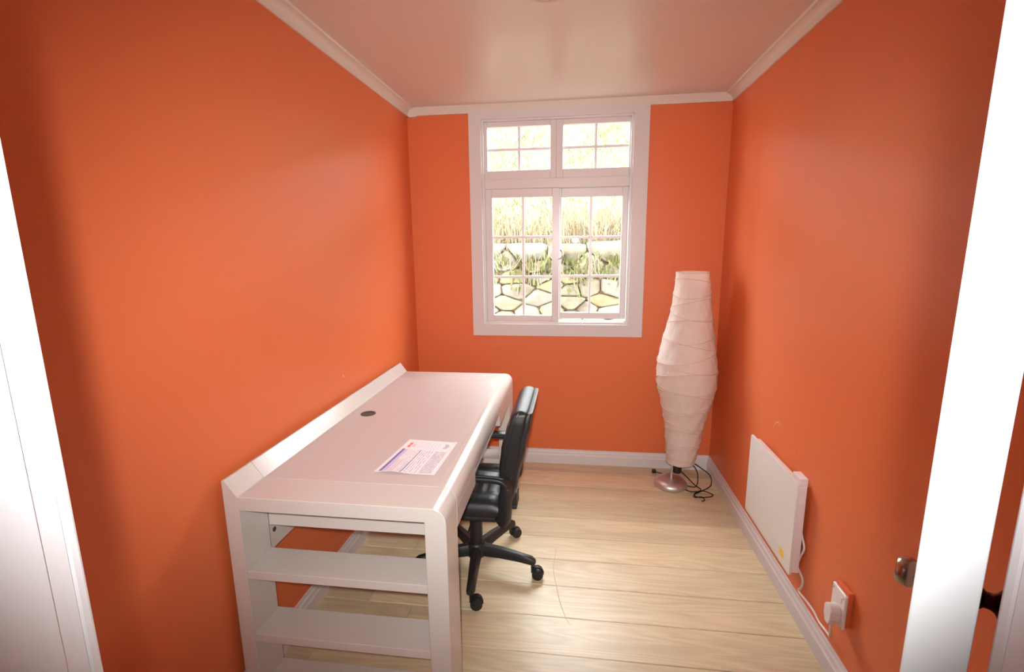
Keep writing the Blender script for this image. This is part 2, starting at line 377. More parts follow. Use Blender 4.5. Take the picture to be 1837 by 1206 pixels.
# ------------------------------------------------------------------ doorway and open door
def jamb(name, x, s):
    # s=+1: face looks to +X. Rebated jamb: thin stop strip towards the hall, rebate towards the room, architrave edge
    st = empty(name, (x, YH, 0)); st['kind'] = 'structure'
    xb = x - s*0.03
    def bx_(n_, a, b, **k_):
        lo = tuple(min(p, q) for p, q in zip(a, b)); hi = tuple(max(p, q) for p, q in zip(a, b)); return box(n_, lo, hi, M_jamb, st, **k_)
    bx_('lining', (xb, YH-0.012, 0), (x, YJ-0.012, DOORH), bevel=0.001)
    bx_('stop', (x, YH+0.03, 0), (x+s*0.0035, 0.327, DOORH-0.002), bevel=0.001)
    bx_('architrave', (x-s*0.075, YJ-0.012, 0), (x, YJ, DOORH+0.06), bevel=0.003)
    bx_('hall_architrave', (x-s*0.075, YH-0.03, 0), (x-s*0.004, YH-0.0101, DOORH+0.06), bevel=0.003)
    return st
jamb('trim_5', XL, 1); jamb('trim_6', XR, -1)
th = empty('trim_7', (1.02, YH, DOORH)); th['kind'] = 'structure'
box('lining', (XL-0.03, YH-0.012, DOORH), (XR+0.03, YJ-0.012, DOORH+0.03), M_jamb, th)
box('architrave', (XL-0.0, YJ-0.012, DOORH), (XR+0.0, YJ, DOORH+0.06), M_jamb, th, bevel=0.003)

# the open door leaf, swung into the room beyond a right angle
ang = math.radians(37.9); du = Vector((math.sin(ang), math.cos(ang), 0)); dn = Vector((math.cos(ang), -math.sin(ang), 0))
c0 = Vector((1.0953, 0, 0)) + du*0.478
door = empty('door_1', c0); door['kind'] = 'structure'; door['label'] = 'white painted door standing open, seen edge-on at the right'
def leafv(u0, u1, n0, n1, z0, z1):
    V = [c0+du*u+dn*n for u, n in ((u0, n0), (u0, n1), (u1, n1), (u1, n0))]
    return [v+Vector((0, 0, z0)) for v in V]+[v+Vector((0, 0, z1)) for v in V]
mesh('leaf', leafv(0, 0.755, -0.0195, 0.0195, 0.008, DOORH-0.004), BF, M_jamb, door, bevel=0.0015)
for zc in (0.25, 1.9):
    lathe('hinge', [(0.006, -0.05), (0.006, 0.05)], c0+dn*0.0215+du*0.006+Vector((0, 0, zc)), M_chrome, door, seg=12)
KZ = 0.858
for s in (-1, 1):
    kc = c0+du*0.695+dn*(0.0195*s)+Vector((0, 0, KZ)); mt = M_chrome if s < 0 else M_dkmetal; g = 0.0 if s < 0 else 0.024
    kn = lathe('knob', [(0.0, 0.0), (0.0155, 0.0), (0.0150, 0.010), (0.0155, 0.019+g), (0.019, 0.024+g), (0.027, 0.029+g), (0.030, 0.037+g), (0.0285, 0.048+g), (0.0245, 0.056+g), (0.022, 0.058+g), (0.0, 0.059+g)], kc, mt, door, seg=28, axis=dn*s)
    lathe('rose', [(0.0, 0.0), (0.031, 0.0), (0.031, 0.004), (0.028, 0.012), (0.022, 0.026), (0.017, 0.032), (0.0, 0.032)] if s > 0 else [(0.0, 0.0), (0.031, 0.0), (0.031, 0.004), (0.026, 0.008), (0.016, 0.010), (0.0, 0.010)], kc, mt, kn, seg=28, axis=dn*s)

# ------------------------------------------------------------------ window
win = empty('window_1', (0.97, D, 0.916)); win['kind'] = 'structure'
wx0, wx1, wz0, wz1 = 0.408, 1.537, 0.916, 2.350
ix0, ix1, iz0, iz1 = 0.486, 1.444, 0.996, 2.312
cf, cb = D-0.016, D
boxes('casing', [((wx0, cf, wz0), (ix0, cb, wz1+0.012)), ((ix1, cf, wz0), (wx1, cb, wz1+0.012)),
                 ((ix0, cf, wz0), (ix1, cb, iz0)), ((ix0, cf, iz1), (ix1, cb, wz1+0.012))], M_trim, win)
boxes('reveal', [((hx0, cb, hz0), (ix0, D+.12, hz1)), ((ix1, cb, hz0), (hx1, D+.12, hz1)), ((ix0, cb, hz0), (ix1, D+.12, iz0)), ((ix0, cb, iz1), (ix1, D+.12, hz1))], M_trim, win)
ff, fb = D+0.006, D+0.11
# outer frame: stiles, head, cill, transom; upper lights are glazed straight into it
ztr0, ztr1 = 1.885, 2.000
boxes('frame', [((ix0, ff, iz0), (ix0+.014, fb, iz1)), ((ix1-.014, ff, iz0), (ix1, fb, iz1)), ((ix0+.014, ff, iz0), (ix1-.014, fb, iz0+.014)), ((ix0+.014, ff, iz1-.012), (ix1-.014, fb, iz1))], M_upvc, win, bevel=.002)
box('transom', (ix0+.014, ff+.004, ztr0), (ix1-.014, fb-.01, 1.945), M_upvc, win, bevel=.003)
def light(name, x0, x1, z0, z1, gx0, gx1, gz0, gz1, y0, y1, vx, hz, parent):
    s_ = boxes(name, [((x0, y0, z0), (gx0, y1, z1)), ((gx1, y0, z0), (x1, y1, z1)), ((gx0, y0, z0), (gx1, y1, gz0)), ((gx0, y0, gz1), (gx1, y1, z1))], M_upvc, parent, bevel=.003)
    ym = (y0+y1)/2; mw = 0.0085
    V, F = [], []
    for x in vx: box('glazing_bar', (x-mw, ym-.007, gz0), (x+mw, ym+.007, gz1), M_munt, s_, bevel=.0025)
    xs = [gx0]+list(vx)+[gx1]; zs = [gz0]+list(hz)+[gz1]
    for i in range(len(xs)-1):
        a = xs[i]+(mw if i else 0); b = xs[i+1]-(mw if i < len(xs)-2 else 0)
        for z in hz: box('glazing_bar', (a, ym-.007, z-mw), (b, ym+.007, z+mw), M_munt, s_, bevel=.0025)
        for j in range(len(zs)-1):
            c = zs[j]+(mw if j else 0); d = zs[j+1]-(mw if j < len(zs)-2 else 0)
            p = mesh('pane', [(a, ym, c), (b, ym, c), (b, ym, d), (a, ym, d)], [(0, 1, 2, 3)], M_glass, s_)
    return s_
light('fixed_light', ix0+.014, 0.967, 1.945, iz1-.012, 0.522, 0.929, 2.000, 2.268, D+.020, D+.075, [0.727], [2.132], win)
light('fixed_light', 0.967, ix1-.014, 1.945, iz1-.012, 1.010, 1.422, 2.000, 2.268, D+.020, D+.075, [1.216], [2.132], win)
light('sash', ix0+.014, 0.990, iz0+.014, ztr0, 0.547, 0.942, 1.052, 1.831, D+.022, D+.058, [0.751], [1.311, 1.575], win)
s2 = light('sash', 0.950, ix1-.014, iz0+.030, ztr0, 1.002, 1.393, 1.068, 1.829, D+.062, D+.096, [1.194], [1.313, 1.570], win)
lt = tube('latch', spline([(0.988, D+.022, 1.430), (1.004, D+.004, 1.436), (1.012, D+.000, 1.455), (1.008, D+.002, 1.478), (0.999, D+.004, 1.490)], 6), 0.005, M_chrome, win, sides=8)

# ------------------------------------------------------------------ garden outside
gy = 4.75
structure(box('ground_outside', (-4, D+0.14, -0.35), (6, gy+0.3, -0.25), M_soil))
# sloping bank behind the wall
V, F = [], []; nx, ny = 40, 30
def bank_z(x, y):
    t = min(y-gy, 6.2)
    return 1.36 + 0.50*t + 0.10*math.sin(1.7*x+0.6*y)*min(1, t) + 0.05*math.sin(4.1*x-2.2*y)*min(1, t)
for j in range(ny+1):
    for i in range(nx+1):
        x = -7+16*i/nx; yy = gy+0.12+9.0*j/ny; V.append((x, yy, bank_z(x, yy)))
for j in range(ny):
    for i in range(nx):
        a = j*(nx+1)+i; F.append((a, a+1, a+nx+2, a+nx+1))
structure(mesh('ground_bank', V, F, M_bank, smooth=True))
# dry stone retaining wall, one object per stone
sw = empty('stone_wall', (1.0, gy, -0.25)); tag(sw, 'dry stone retaining wall of rough pale stones outside the window', 'stone wall')
box('core', (-1.6, gy-0.012, -0.25), (3.8, gy+0.35, 1.43), M_soil, sw)
rs = random.Random(21)
# rubble pattern: cells of a stretched Voronoi diagram, shrunk for the joints and rounded
KX = 1.75; pts = []
tries = 0
while tries < 9000:
    tries += 1
    q = (rs.uniform(-1.2, 3.4)/KX, rs.uniform(0.25, 1.43))
    md = 0.088 + 0.05*(0.5+0.5*math.sin(q[0]*9.0+q[1]*5.0))
    if all((q[0]-p[0])**2+(q[1]-p[1])**2 > md*md for p in pts): pts.append(q)
def clip(poly, mx, mz, nx_, nz_):
    out = []
    for i in range(len(poly)):
        p, r = poly[i], poly[(i+1) % len(poly)]
        dp = (p[0]-mx)*nx_+(p[1]-mz)*nz_; dr = (r[0]-mx)*nx_+(r[1]-mz)*nz_
        if dp <= 0: out.append(p)
        if dp*dr < 0: t = dp/(dp-dr); out.append((p[0]+(r[0]-p[0])*t, p[1]+(r[1]-p[1])*t))
    return out
def stone(q):
    poly = [(q[0]-.16, q[1]-.13), (q[0]+.16, q[1]-.13), (q[0]+.16, q[1]+.13), (q[0]-.16, q[1]+.13)]
    for p in pts:
        d = math.hypot(p[0]-q[0], p[1]-q[1])
        if p is q or d > .42: continue
        nx_, nz_ = (p[0]-q[0])/d, (p[1]-q[1])/d
        poly = clip(poly, q[0]+nx_*(d/2-.0012), q[1]+nz_*(d/2-.0012), nx_, nz_)
        if len(poly) < 3: return
    ch = []
    for i in range(len(poly)):
        p, r = poly[i], poly[(i+1) % len(poly)]
        ch += [(p[0]*.84+r[0]*.16, p[1]*.84+r[1]*.16), (p[0]*.16+r[0]*.84, p[1]*.16+r[1]*.84)]
    n = len(ch); cx = sum(p[0] for p in ch)/n; cz = sum(p[1] for p in ch)/n; dp = rs.uniform(.05, .10); tx, tz = rs.uniform(-.12, .12), rs.uniform(-.15, .15)
    V = []
    for sc, dy in ((1.0, .03), (.985, -dp*.55), (.84, -dp*.85)):
        for p in ch:
            x_, z_ = (cx+(p[0]-cx)*sc)*KX, cz+(p[1]-cz)*sc
            V.append((x_, gy+dy+(0 if dy > 0 else tx*(x_-cx*KX)+tz*(z_-cz)+rs.uniform(-.006, .006)), z_))
    F = [tuple(2*n+i for i in range(n))]
    for k_ in range(2):
        for i in range(n): F.append((k_*n+i, k_*n+(i+1) % n, (k_+1)*n+(i+1) % n, (k_+1)*n+i))
    mesh('stone', V, F, M_stone, sw, smooth=True, angle=60)
for q in pts: stone(q)
# grass: nobody could count it
def blades(name, spots, mat_, wid):
    V, F = [], []
    for (x, y, z, hgt, lx, ly, w_) in spots:
        n = len(V); a = rs.uniform(0, PI); cx, cy = math.cos(a)*w_*wid, math.sin(a)*w_*wid
        V += [(x-cx, y-cy, z), (x+cx, y+cy, z), (x+lx*.35-cx*.7, y+ly*.35-cy*.7, z+hgt*.62), (x+lx*.35+cx*.7, y+ly*.35+cy*.7, z+hgt*.62), (x+lx, y+ly, z+hgt*(1-.35*min(1, abs(ly)+abs(lx))))]
        F += [(n, n+1, n+3, n+2), (n+2, n+3, n+4)]
    return mesh(name, V, F, mat_)
sp = []
for _ in range(26000):
    x = rs.uniform(-3.5, 5.0); t = rs.random()**1.2*6.3; yy = gy+0.15+t
    sp.append((x, yy, bank_z(x, yy)-.02, rs.uniform(.05, .13), rs.uniform(-.09, .09), rs.uniform(-.12, .02), rs.uniform(.6, 1.2)))
tag(blades('bank_grass', sp, M_grass, .008), 'green grass covering the steep bank above the stone wall', 'grass', kind='stuff')
sp = []
for _ in range(260):     # tussocks of straw-coloured grass leaning over the wall head
    x = rs.uniform(-1.2, 3.2); yy = gy+rs.uniform(.02, .55)
    for _ in range(12):
        xx = x+rs.gauss(0, .06); y2 = yy+rs.gauss(0, .04)
        sp.append((xx, y2, max(1.25, bank_z(xx, y2)-.03), rs.uniform(.25, .62), rs.uniform(-.25, .25), rs.uniform(-.28, .08), rs.uniform(.6, 1.2)))
for _ in range(70):     # straws hanging down over the face of the wall
    x = rs.uniform(-1.2, 3.2); z = 1.43+rs.gauss(0, .05)
    for _ in range(rs.randint(3, 10)):
        sp.append((x+rs.gauss(0, .05), gy-.085+rs.uniform(-.02, .02), z, -rs.uniform(.06, .34), rs.uniform(-.20, .20), rs.uniform(-.10, -.02), rs.uniform(.4, .9)))
tag(blades('dry_grass', sp, M_dry, .0045), 'tall dry straw coloured grass along the head of the stone wall', 'grass', kind='stuff')
sp = []
for _ in range(150):     # weeds growing out of the joints
    x = rs.uniform(-1.0, 3.2); z = 1.36-abs(rs.gauss(0, .12))
    for _ in range(5):
        sp.append((x+rs.gauss(0, .04), gy-.06, z+rs.gauss(0, .03), rs.uniform(.05, .14), rs.uniform(-.06, .06), rs.uniform(-.10, -.02), rs.uniform(.8, 1.5)))
tag(blades('wall_weeds', sp, M_grass, .010), 'small green weeds sprouting from the joints of the stone wall', 'weeds', kind='stuff')

# ------------------------------------------------------------------ desk
DY0, DY1, G0, G1 = 1.246, 2.782, 1.378, 2.636
DX0, DX1, DT = 0.021, 0.730, 0.760
desk = empty('desk', (0.37, 2.0, 0)); tag(desk, 'white lacquered desk with open shelf ends along the orange wall', 'desk')
def rnd(cx, cz, r, a0, a1, n=7):
    return [(cx+r*math.cos(math.radians(a0+(a1-a0)*i/n)), cz+r*math.sin(math.radians(a0+(a1-a0)*i/n))) for i in range(n+1)]
rr = 0.045
outer = [(DX0, 0), (DX0, 0.812), (DX0+0.010, 0.814), (0.070, DT)] + rnd(DX1-rr, DT-rr, rr, 90, 0) + [(DX1, 0)]
for (a, b) in ((DY0, G0-0.0012), (G1+0.0012, DY1)):
    prof = outer + [(0.664, 0), (0.664, 0.714), (0.070, 0.714), (0.070, 0)]
    fr_ = extrude('end_frame', prof, 'y', a, b, M_lac, desk, bevel=0.002, smooth=True, angle=25)
    for zt, th_ in ((0.503, 0.029), (0.272, 0.029), (0.062, 0.029)):
        box('shelf', (0.0702, a+0.003, zt-th_), (0.6638, b-0.002, zt), M_lac, fr_, bevel=0.0015)
# middle top: ramp at the back, flat satin top, rounded front rolling into the apron
inner = [(DX0+0.004, 0.735), (DX0, 0.812), (DX0+0.010, 0.814), (0.070, DT)] + [(0.640, DT)] + rnd(DX1-rr, DT-rr, rr, 90, 0) + [(DX1, 0.690), (DX1-0.02, 0.690), (DX1-0.02, 0.735)]
top = extrude('desktop', inner, 'y', G0, G1, M_lac, desk, smooth=True, angle=25)
box('writing_surface', (0.074, G0+0.001, DT-0.001), (0.672, G1-0.001, DT+0.0006), M_lacm, desk)
gm = lathe('grommet', [(0.0, 0.0), (0.034, 0.0), (0.034, 0.0024), (0.030, 0.0034), (0.027, 0.0034), (0.026, 0.0005), (0.0, 0.0005)], (0.157, 2.012, DT+0.0004), M_dark, desk, seg=32)
# apron: drawers either side of a set-back middle drawer
box('drawer_front', (DX1-0.022, G0+0.001, 0.622), (DX1, 1.668, 0.6895), M_lac, desk, bevel=0.002)
box('drawer_front', (DX1-0.022, 2.272, 0.622), (DX1, G1-0.001, 0.6895), M_lac, desk, bevel=0.002)
md = box('drawer_front', (DX1-0.062, 1.672, 0.632), (DX1-0.042, 2.268, 0.6895), M_lac, desk, bevel=0.002)
box('drawer_pull', (DX1-0.042, 1.85, 0.634), (DX1-0.037, 2.09, 0.640), M_chrome, md, bevel=0.001)
for a, b in ((1.648, 1.668), (2.272, 2.292)): box('divider', (0.06, a, 0.622), (DX1-0.0225, b, 0.7345), M_lac, desk)
box('drawer_bottom', (0.06, G0+0.019, 0.612), (DX1-0.024, G1-0.019, 0.6215), M_lac, desk)
box('cross_rail', (0.0705, G0+0.0005, 0.586), (0.6635, G0+0.018, 0.7345), M_lac, desk, bevel=0.001)
box('cross_rail', (0.0705, G1-0.018, 0.586), (0.6635, G1-0.0005, 0.7345), M_lac, desk, bevel=0.001)
bp_ = box('back_panel', (0.030, G0+0.001, 0.470), (0.048, G1-0.001, 0.7345), M_lac, desk)
lathe('bolt', [(0.0, 0.0), (0.009, 0.0), (0.009, 0.002), (0.0, 0.003)], (0.048, 1.43, 0.535), M_dark, bp_, seg=12, axis=Vector((1, 0, 0)))

# ------------------------------------------------------------------ printed letter on the desk
Pm = [mat('paper_white', (0.86, 0.84, 0.86), 0.6), mat('paper_print_violet', (0.20, 0.15, 0.42), 0.6), mat('paper_print_lilac', (0.62, 0.58, 0.78), 0.6),
      mat('paper_print_grey', (0.50, 0.47, 0.54), 0.6), mat('paper_print_red', (0.80, 0.17, 0.13), 0.6), mat('paper_print_pink', (0.74, 0.55, 0.62), 0.6), mat('paper_print_pale', (0.70, 0.67, 0.72), 0.6)]
BL, FL, FR, BR = [Vector((*p, DT+0.0012)) for p in ((.422, 1.453), (.452, 1.740), (.650, 1.726), (.636, 1.452))]
NS, NT = 64, 72
rp = random.Random(5)
V, F, MI = [], [], []
for j in range(NT+1):
    for i in range(NS+1):
        s, t = i/NS, j/NT
        p = (BL*(1-s)+BR*s)*(1-t)+(FL*(1-s)+FR*s)*t
        cu = 0.006*max(0, 1-t*6)**2*math.exp(-((s-.3)/.2)**2) + 0.0025*max(0, (s-.9)*10)*t
        V.append(p+Vector((0, 0, cu)))
dash = {}
def ink(s, t, i, j):
    if 0.06 < s < 0.105 and 0.03 < t < 0.70: return 1
    if 0.425 < s < 0.445 and 0.02 < t < 0.68: return 1
    if 0.105 < s < 0.17 and 0.03 < t < 0.68: return 2
    if 0.17 <= s < 0.42 and 0.03 < t < 0.68:
        if i % 3 == 0: return 0
        if s < 0.30 and t < 0.36: return 5 if rp.random() < .6 else 2
        return 2 if (s > .36 and t < .3) else (6 if rp.random() < .7 else 0)
    if 0.46 < s < 0.70 and 0.03 < t < 0.66: return (3 if rp.random() < .75 else 0) if i % 3 == 0 else 0
    if 0.72 < s < 0.92 and 0.03 < t < 0.66: return (3 if rp.random() < .8 else 6) if i % 2 == 0 else (6 if rp.random() < .6 else 0)
    if 0.10 < s < 0.16 and 0.75 < t < 0.90: return 4 if rp.random() < .85 else 0
    if 0.18 < s < 0.24 and 0.76 < t < 0.88: return 5 if rp.random() < .6 else 0
    if 0.27 < s < 0.72 and 0.74 < t < 0.95: return 6 if (i % 4 == 0 and rp.random() < .8) else 0
    if 0.80 < s < 0.92 and 0.76 < t < 0.92 and abs((s-.86)*3+(t-.84)*(1.5 if t > .84 else -1.5)) < .12: return 3
    return 0
for j in range(NT):
    for i in range(NS):
        a = j*(NS+1)+i; F.append((a, a+1, a+NS+2, a+NS+1)); MI.append(ink((i+.5)/NS, (j+.5)/NT, i, j))
n = len(V)
tag(mesh('letter', V, F, None, mats=Pm, mi=MI), 'printed paper letter with violet bands and a small red logo lying on the desk', 'paper')

# ------------------------------------------------------------------ office chair
CC = Vector((0.645, 2.040, 0))
chair = empty('office_chair', CC); tag(chair, 'black leatherette swivel office chair with armrests pushed up to the desk', 'chair')
hub = lathe('hub', [(0.0, 0.055), (0.030, 0.055), (0.046, 0.066), (0.050, 0.085), (0.046, 0.118), (0.034, 0.130), (0.0, 0.130)], CC, M_plastic, chair, seg=24)
lathe('gas_lift', [(0.0, 0.13), (0.030, 0.13), (0.030, 0.135), (0.0285, 0.30), (0.0, 0.30)], CC, M_plastic, chair, seg=24)
meas = [(.700, 1.768), (.944, 1.985), (.800, 2.296), None, None]
for k_ in range(5):
    a = math.radians(-84+72*k_); d = Vector((math.cos(a), math.sin(a), 0)); sd = Vector((-d.y, d.x, 0))
    R0, R1 = 0.035, 0.292
    V, F = [], []
    for q, (r_, zc, hw, hh) in enumerate(((R0, .095, .026, .028), (0.12, .098, .0235, .024), (0.22, .094, .020, .0195), (0.275, .089, .019, .0175), (R1, .083, .014, .012))):
        for u_, v_ in ((-1, -.7), (-.6, -1), (.6, -1), (1, -.7), (.85, .5), (.5, 1), (-.5, 1), (-.85, .5)):
            V.append(CC+d*r_+sd*(u_*hw)+Vector((0, 0, zc+v_*hh)))
    for q in range(4):
        for s in range(8): F.append((q*8+s, q*8+(s+1) % 8, q*8+8+(s+1) % 8, q*8+8+s))
    F += [tuple(range(7, -1, -1)), tuple(32+s for s in range(8))]
    lg = mesh('base_leg', V, F, M_plastic, chair, smooth=True, angle=45)
    e = CC+d*0.278
    if meas[k_]: wc = Vector((*meas[k_], 0)); off = wc-e; off.z = 0
    else: off = Vector((-.012, .014, 0)); wc = e+off
    tr_ = off.normalized() if off.length > .003 else d
    ax = Vector((-tr_.y, tr_.x, 0))
    wc = e + tr_*min(off.length, .024)
    ca = lathe('caster', [(0.0, .038), (0.006, .038), (0.006, .078), (0.0, .078)], e, M_plastic, chair, seg=10)
    for s in (-1, 1):
        lathe('wheel', [(0.0, .004), (.022, .004), (.026, .008), (.026, .020), (.023, .025), (.008, .027), (0, .027)], wc+Vector((0, 0, .0262)), M_rubber, ca, seg=22, axis=ax*s)
    # hood over the twin wheels
    V, F = [], []
    for q in range(9):
        aa = math.radians(-15+q*24); rad = .0305
        for t_, rd in ((-.0038, .0), (.0038, .0)):
            pass
        o_ = wc+Vector((0, 0, .0262))+tr_*(math.cos(aa)*rad)+Vector((0, 0, math.sin(aa)*rad))
        i_ = wc+Vector((0, 0, .0262))+tr_*(math.cos(aa)*.012)+Vector((0, 0, math.sin(aa)*.012))
        for s in (-1, 1): V += [o_+ax*(.0036*s), i_+ax*(.0036*s)]
    for q in range(8):
        b_ = 4*q; F += [(b_, b_+4, b_+6, b_+2), (b_+1, b_+3, b_+7, b_+5), (b_, b_+1, b_+5, b_+4), (b_+2, b_+6, b_+7, b_+3)]
    F += [(0, 2, 3, 1), (32, 33, 35, 34)]
    mesh('hood', V, F, M_plastic, ca, smooth=True, angle=50)

def cushion(name, cx, cy, z0, z1, hx, hy, mat_, parent, dome=0.012, n=4, pleats=True, e=0.32):
    """rounded seat cushion with a domed, pleated top"""
    V, F = [], []; NU, NV = 40, 14
    for v in range(NV+1):
        ph = -PI/2+PI*v/NV; cp = abs(math.cos(ph))**0.35; sp_ = math.copysign(abs(math.sin(ph))**0.55, math.sin(ph))
        for u_ in range(NU):
            a = 2*PI*u_/NU; c, s = math.cos(a), math.sin(a)
            px = math.copysign(abs(c)**e, c)*cp; py = math.copysign(abs(s)**e, s)*cp
            zz = (z0+z1)/2+(z1-z0)/2*sp_
            if sp_ > 0: zz += dome*(1-px*px)*(1-py*py)*sp_
            V.append((cx+hx*px, cy+hy*py, zz))
    for v in range(NV):
        for u_ in range(NU): F.append((v*NU+u_, v*NU+(u_+1) % NU, (v+1)*NU+(u_+1) % NU, (v+1)*NU+u_))
    return mesh(name, V, F, mat_, parent, smooth=True)
# seat: a height field cushion with stitched pleats
SX0, SX1, SY0, SY1 = 0.385, 0.808, 1.838, 2.252
NX, NY = 44, 44
V, F = [], []
def seat_z(x, y):
    u_, v_ = (x-SX0)/(SX1-SX0), (y-SY0)/(SY1-SY0)
    ed = min(1, min(u_, 1-u_)/.16); ed2 = min(1, min(v_, 1-v_)/.16)
    z_ = 0.405+0.050*math.sqrt(max(0, 1-(1-ed)**2))*math.sqrt(max(0, 1-(1-ed2)**2))
    z_ += 0.012*math.exp(-((v_-.5)/.42)**4)*(0 if u_ < .3 else -1)*min(1, (u_-.3)/.2)
    inn = min(1, max(0, min(u_-.15, .88-u_)/.1))*min(1, max(0, min(v_-.22, .78-v_)/.06))
    z_ -= 0.004*inn*(0.5+0.5*math.cos(2*PI*u_*9))**4
    ln = min(abs(v_-.22), abs(v_-.78)); z_ -= 0.008*math.exp(-(ln/.02)**2)*min(1, ed)*(1 if .12 < u_ < .9 else 0)
    return z_
for j in range(NY+1):
    for i in range(NX+1):
        x = SX0+(SX1-SX0)*i/NX; yy = SY0+(SY1-SY0)*j/NY; V.append((x, yy, seat_z(x, yy)))
for j in range(NY):
    for i in range(NX): a = j*(NX+1)+i; F.append((a, a+1, a+NX+2, a+NX+1))
# skirt down to the pan
ring = [i for i in range(NX+1)]+[j*(NX+1)+NX for j in range(1, NY+1)]+[NY*(NX+1)+i for i in range(NX-1, -1, -1)]+[j*(NX+1) for j in range(NY-1, 0, -1)]
n0 = len(V); V += [(V[i][0], V[i][1], 0.378) for i in ring]; m = len(ring)
for q in range(m): F.append((ring[(q+1) % m], ring[q], n0+q, n0+(q+1) % m))
F.append(tuple(n0+q for q in range(m)))
mesh('seat', V, F, M_leather, chair, smooth=True, angle=70)
box('seat_pan', (SX0+.02, SY0+.004, 0.352), (SX1-.03, SY1-.004, 0.379), M_plastic, chair, bevel=0.01, seg=3)
box('tilt_mechanism', (0.56, 1.97, 0.298), (0.76, 2.11, 0.353), M_plastic, chair, bevel=0.008)
tube('tilt_lever', [(0.66, 1.97, .325), (0.66, 1.88, .322), (0.66, 1.82, .318)], .005, M_plastic, chair)

# backrest: lofted cushion in front of a thin moulded shell
def ip(tab, z_):
    for (a, b), (c, d) in zip(tab, tab[1:]):
        if a <= z_ <= c:
            t = (z_-a)/(c-a); t = t*t*(3-2*t); return b+(d-b)*t
    return tab[-1][1] if z_ > tab[-1][0] else tab[0][1]
ZB, ZT = 0.405, 0.852
front = [(.405, .800), (.50, .790), (.60, .788), (.68, .797), (.76, .817), (.81, .834), (.852, .850)]
rear = [(.405, .832), (.47, .850), (.54, .866), (.71, .901), (.80, .920), (.852, .930)]
halfw = [(.405, .178), (.46, .194), (.56, .203), (.72, .205), (.80, .203), (.835, .197), (.852, .188)]
YC = 2.040
def loft(name, zs, f_, r_, hw, mat_, e=0.24, NU=48, rot=0.0):
    V, F = [], []
    for z_ in zs:
        xf, xr, h_ = f_(z_), r_(z_), hw(z_); xm, hx = (xf+xr)/2, (xr-xf)/2
        for u_ in range(NU):
            a = 2*PI*u_/NU; c, s = math.cos(a), math.sin(a)
            px = math.copysign(abs(c)**0.30, c)*hx; py = math.copysign(abs(s)**e, s)*h_
            V.append((xm+px, YC+py, z_))
    for k_ in range(len(zs)-1):
        for u_ in range(NU): F.append((k_*NU+u_, k_*NU+(u_+1) % NU, (k_+1)*NU+(u_+1) % NU, (k_+1)*NU+u_))
    F += [tuple(range(NU-1, -1, -1)), tuple((len(zs)-1)*NU+u_ for u_ in range(NU))]
    return mesh(name, V, F, mat_, chair, smooth=True, angle=75)
zs = [ZB+(ZT-ZB)*(0.5-0.5*math.cos(PI*i/36)) for i in range(37)]
def endr(z_):   # round the top and bottom rims
    t = min((z_-ZB)/.03, (ZT-z_)/.016, 1); return math.sqrt(max(.02, 1-(1-t)**2))
def fr_f(z_): m_ = (ip(front, z_)+ip(rear, z_)-.012)/2; return m_-(m_-ip(front, z_))*endr(z_)
def rr_f(z_): m_ = (ip(front, z_)+ip(rear, z_)-.012)/2; return m_+(ip(rear, z_)-.012-m_)*endr(z_)
def hw_f(z_): return ip(halfw, z_)-.012*(1-endr(z_))
br = loft('backrest', zs, fr_f, rr_f, hw_f, M_leather)
zs2 = [0.40+(0.842-0.40)*i/24 for i in range(25)]
loft('back_shell', zs2, lambda z_: ip(rear, z_)-.034, lambda z_: ip(rear, z_)+.002, lambda z_: ip(halfw, z_)-.010, M_plastic, e=0.2)
# piping round the side seam
for fx in (0.36,):
    pts = []
    for z_ in [.43+.415*i/40 for i in range(41)]:
        pts.append(Vector((fr_f(z_)+(rr_f(z_)-fr_f(z_))*fx, YC-hw_f(z_)*.992-.001, z_)))
    right = [Vector((p.x, 2*YC-p.y, p.z)) for p in reversed(pts)]
    tube('piping', pts, .0035, M_leather, br, sides=6); tube('piping', right, .0035, M_leather, br, sides=6)
# headrest crease
zc_ = .735
tube('crease_seam', [Vector((fr_f(zc_)+.006, YC+q*.02, zc_-.004)) for q in range(-9, 10)], .004, M_leather, br, sides=6)
# loop armrests
for yy in (1.820, 2.270):
    s = 1 if yy < 2 else -1
    path = spline([(.795, yy+.03*s, .366), (.812, yy+.004*s, .380), (.818, yy, .42), (.822, yy, .50), (.826, yy, .540), (.800, yy, .566), (.72, yy, .572), (.62, yy, .570), (.575, yy, .556), (.556, yy, .52), (.552, yy, .44), (.556, yy+.006*s, .385), (.585, yy+.03*s, .362)], 6)
    ar = tube('armrest', path, .02, M_plastic, chair, sides=16, flat=[(0.026+0.026*max(0, min(1, (.555-p.z)/.06))*(1 if p.x > .7 else .4), 0.044) for p in path])
    tube('arm_pad', spline([(.815, yy, .577), (.78, yy, .5835), (.70, yy, .5855), (.63, yy, .583), (.60, yy, .577)], 5), .02, M_leather, ar, sides=14, flat=(0.014, 0.050))
    lathe('screw', [(0, 0), (.005, 0), (.005, .002), (0, .003)], (.834, yy-.0235*s, .535), M_chrome, ar, seg=10, axis=Vector((0, -s, 0)))
box('back_bracket', (0.70, 1.99, 0.335), (0.846, 2.09, 0.353), M_plastic, chair, bevel=.004)
box('back_upright', (0.824, 2.0, 0.335), (0.846, 2.08, 0.41), M_plastic, chair, bevel=.004)

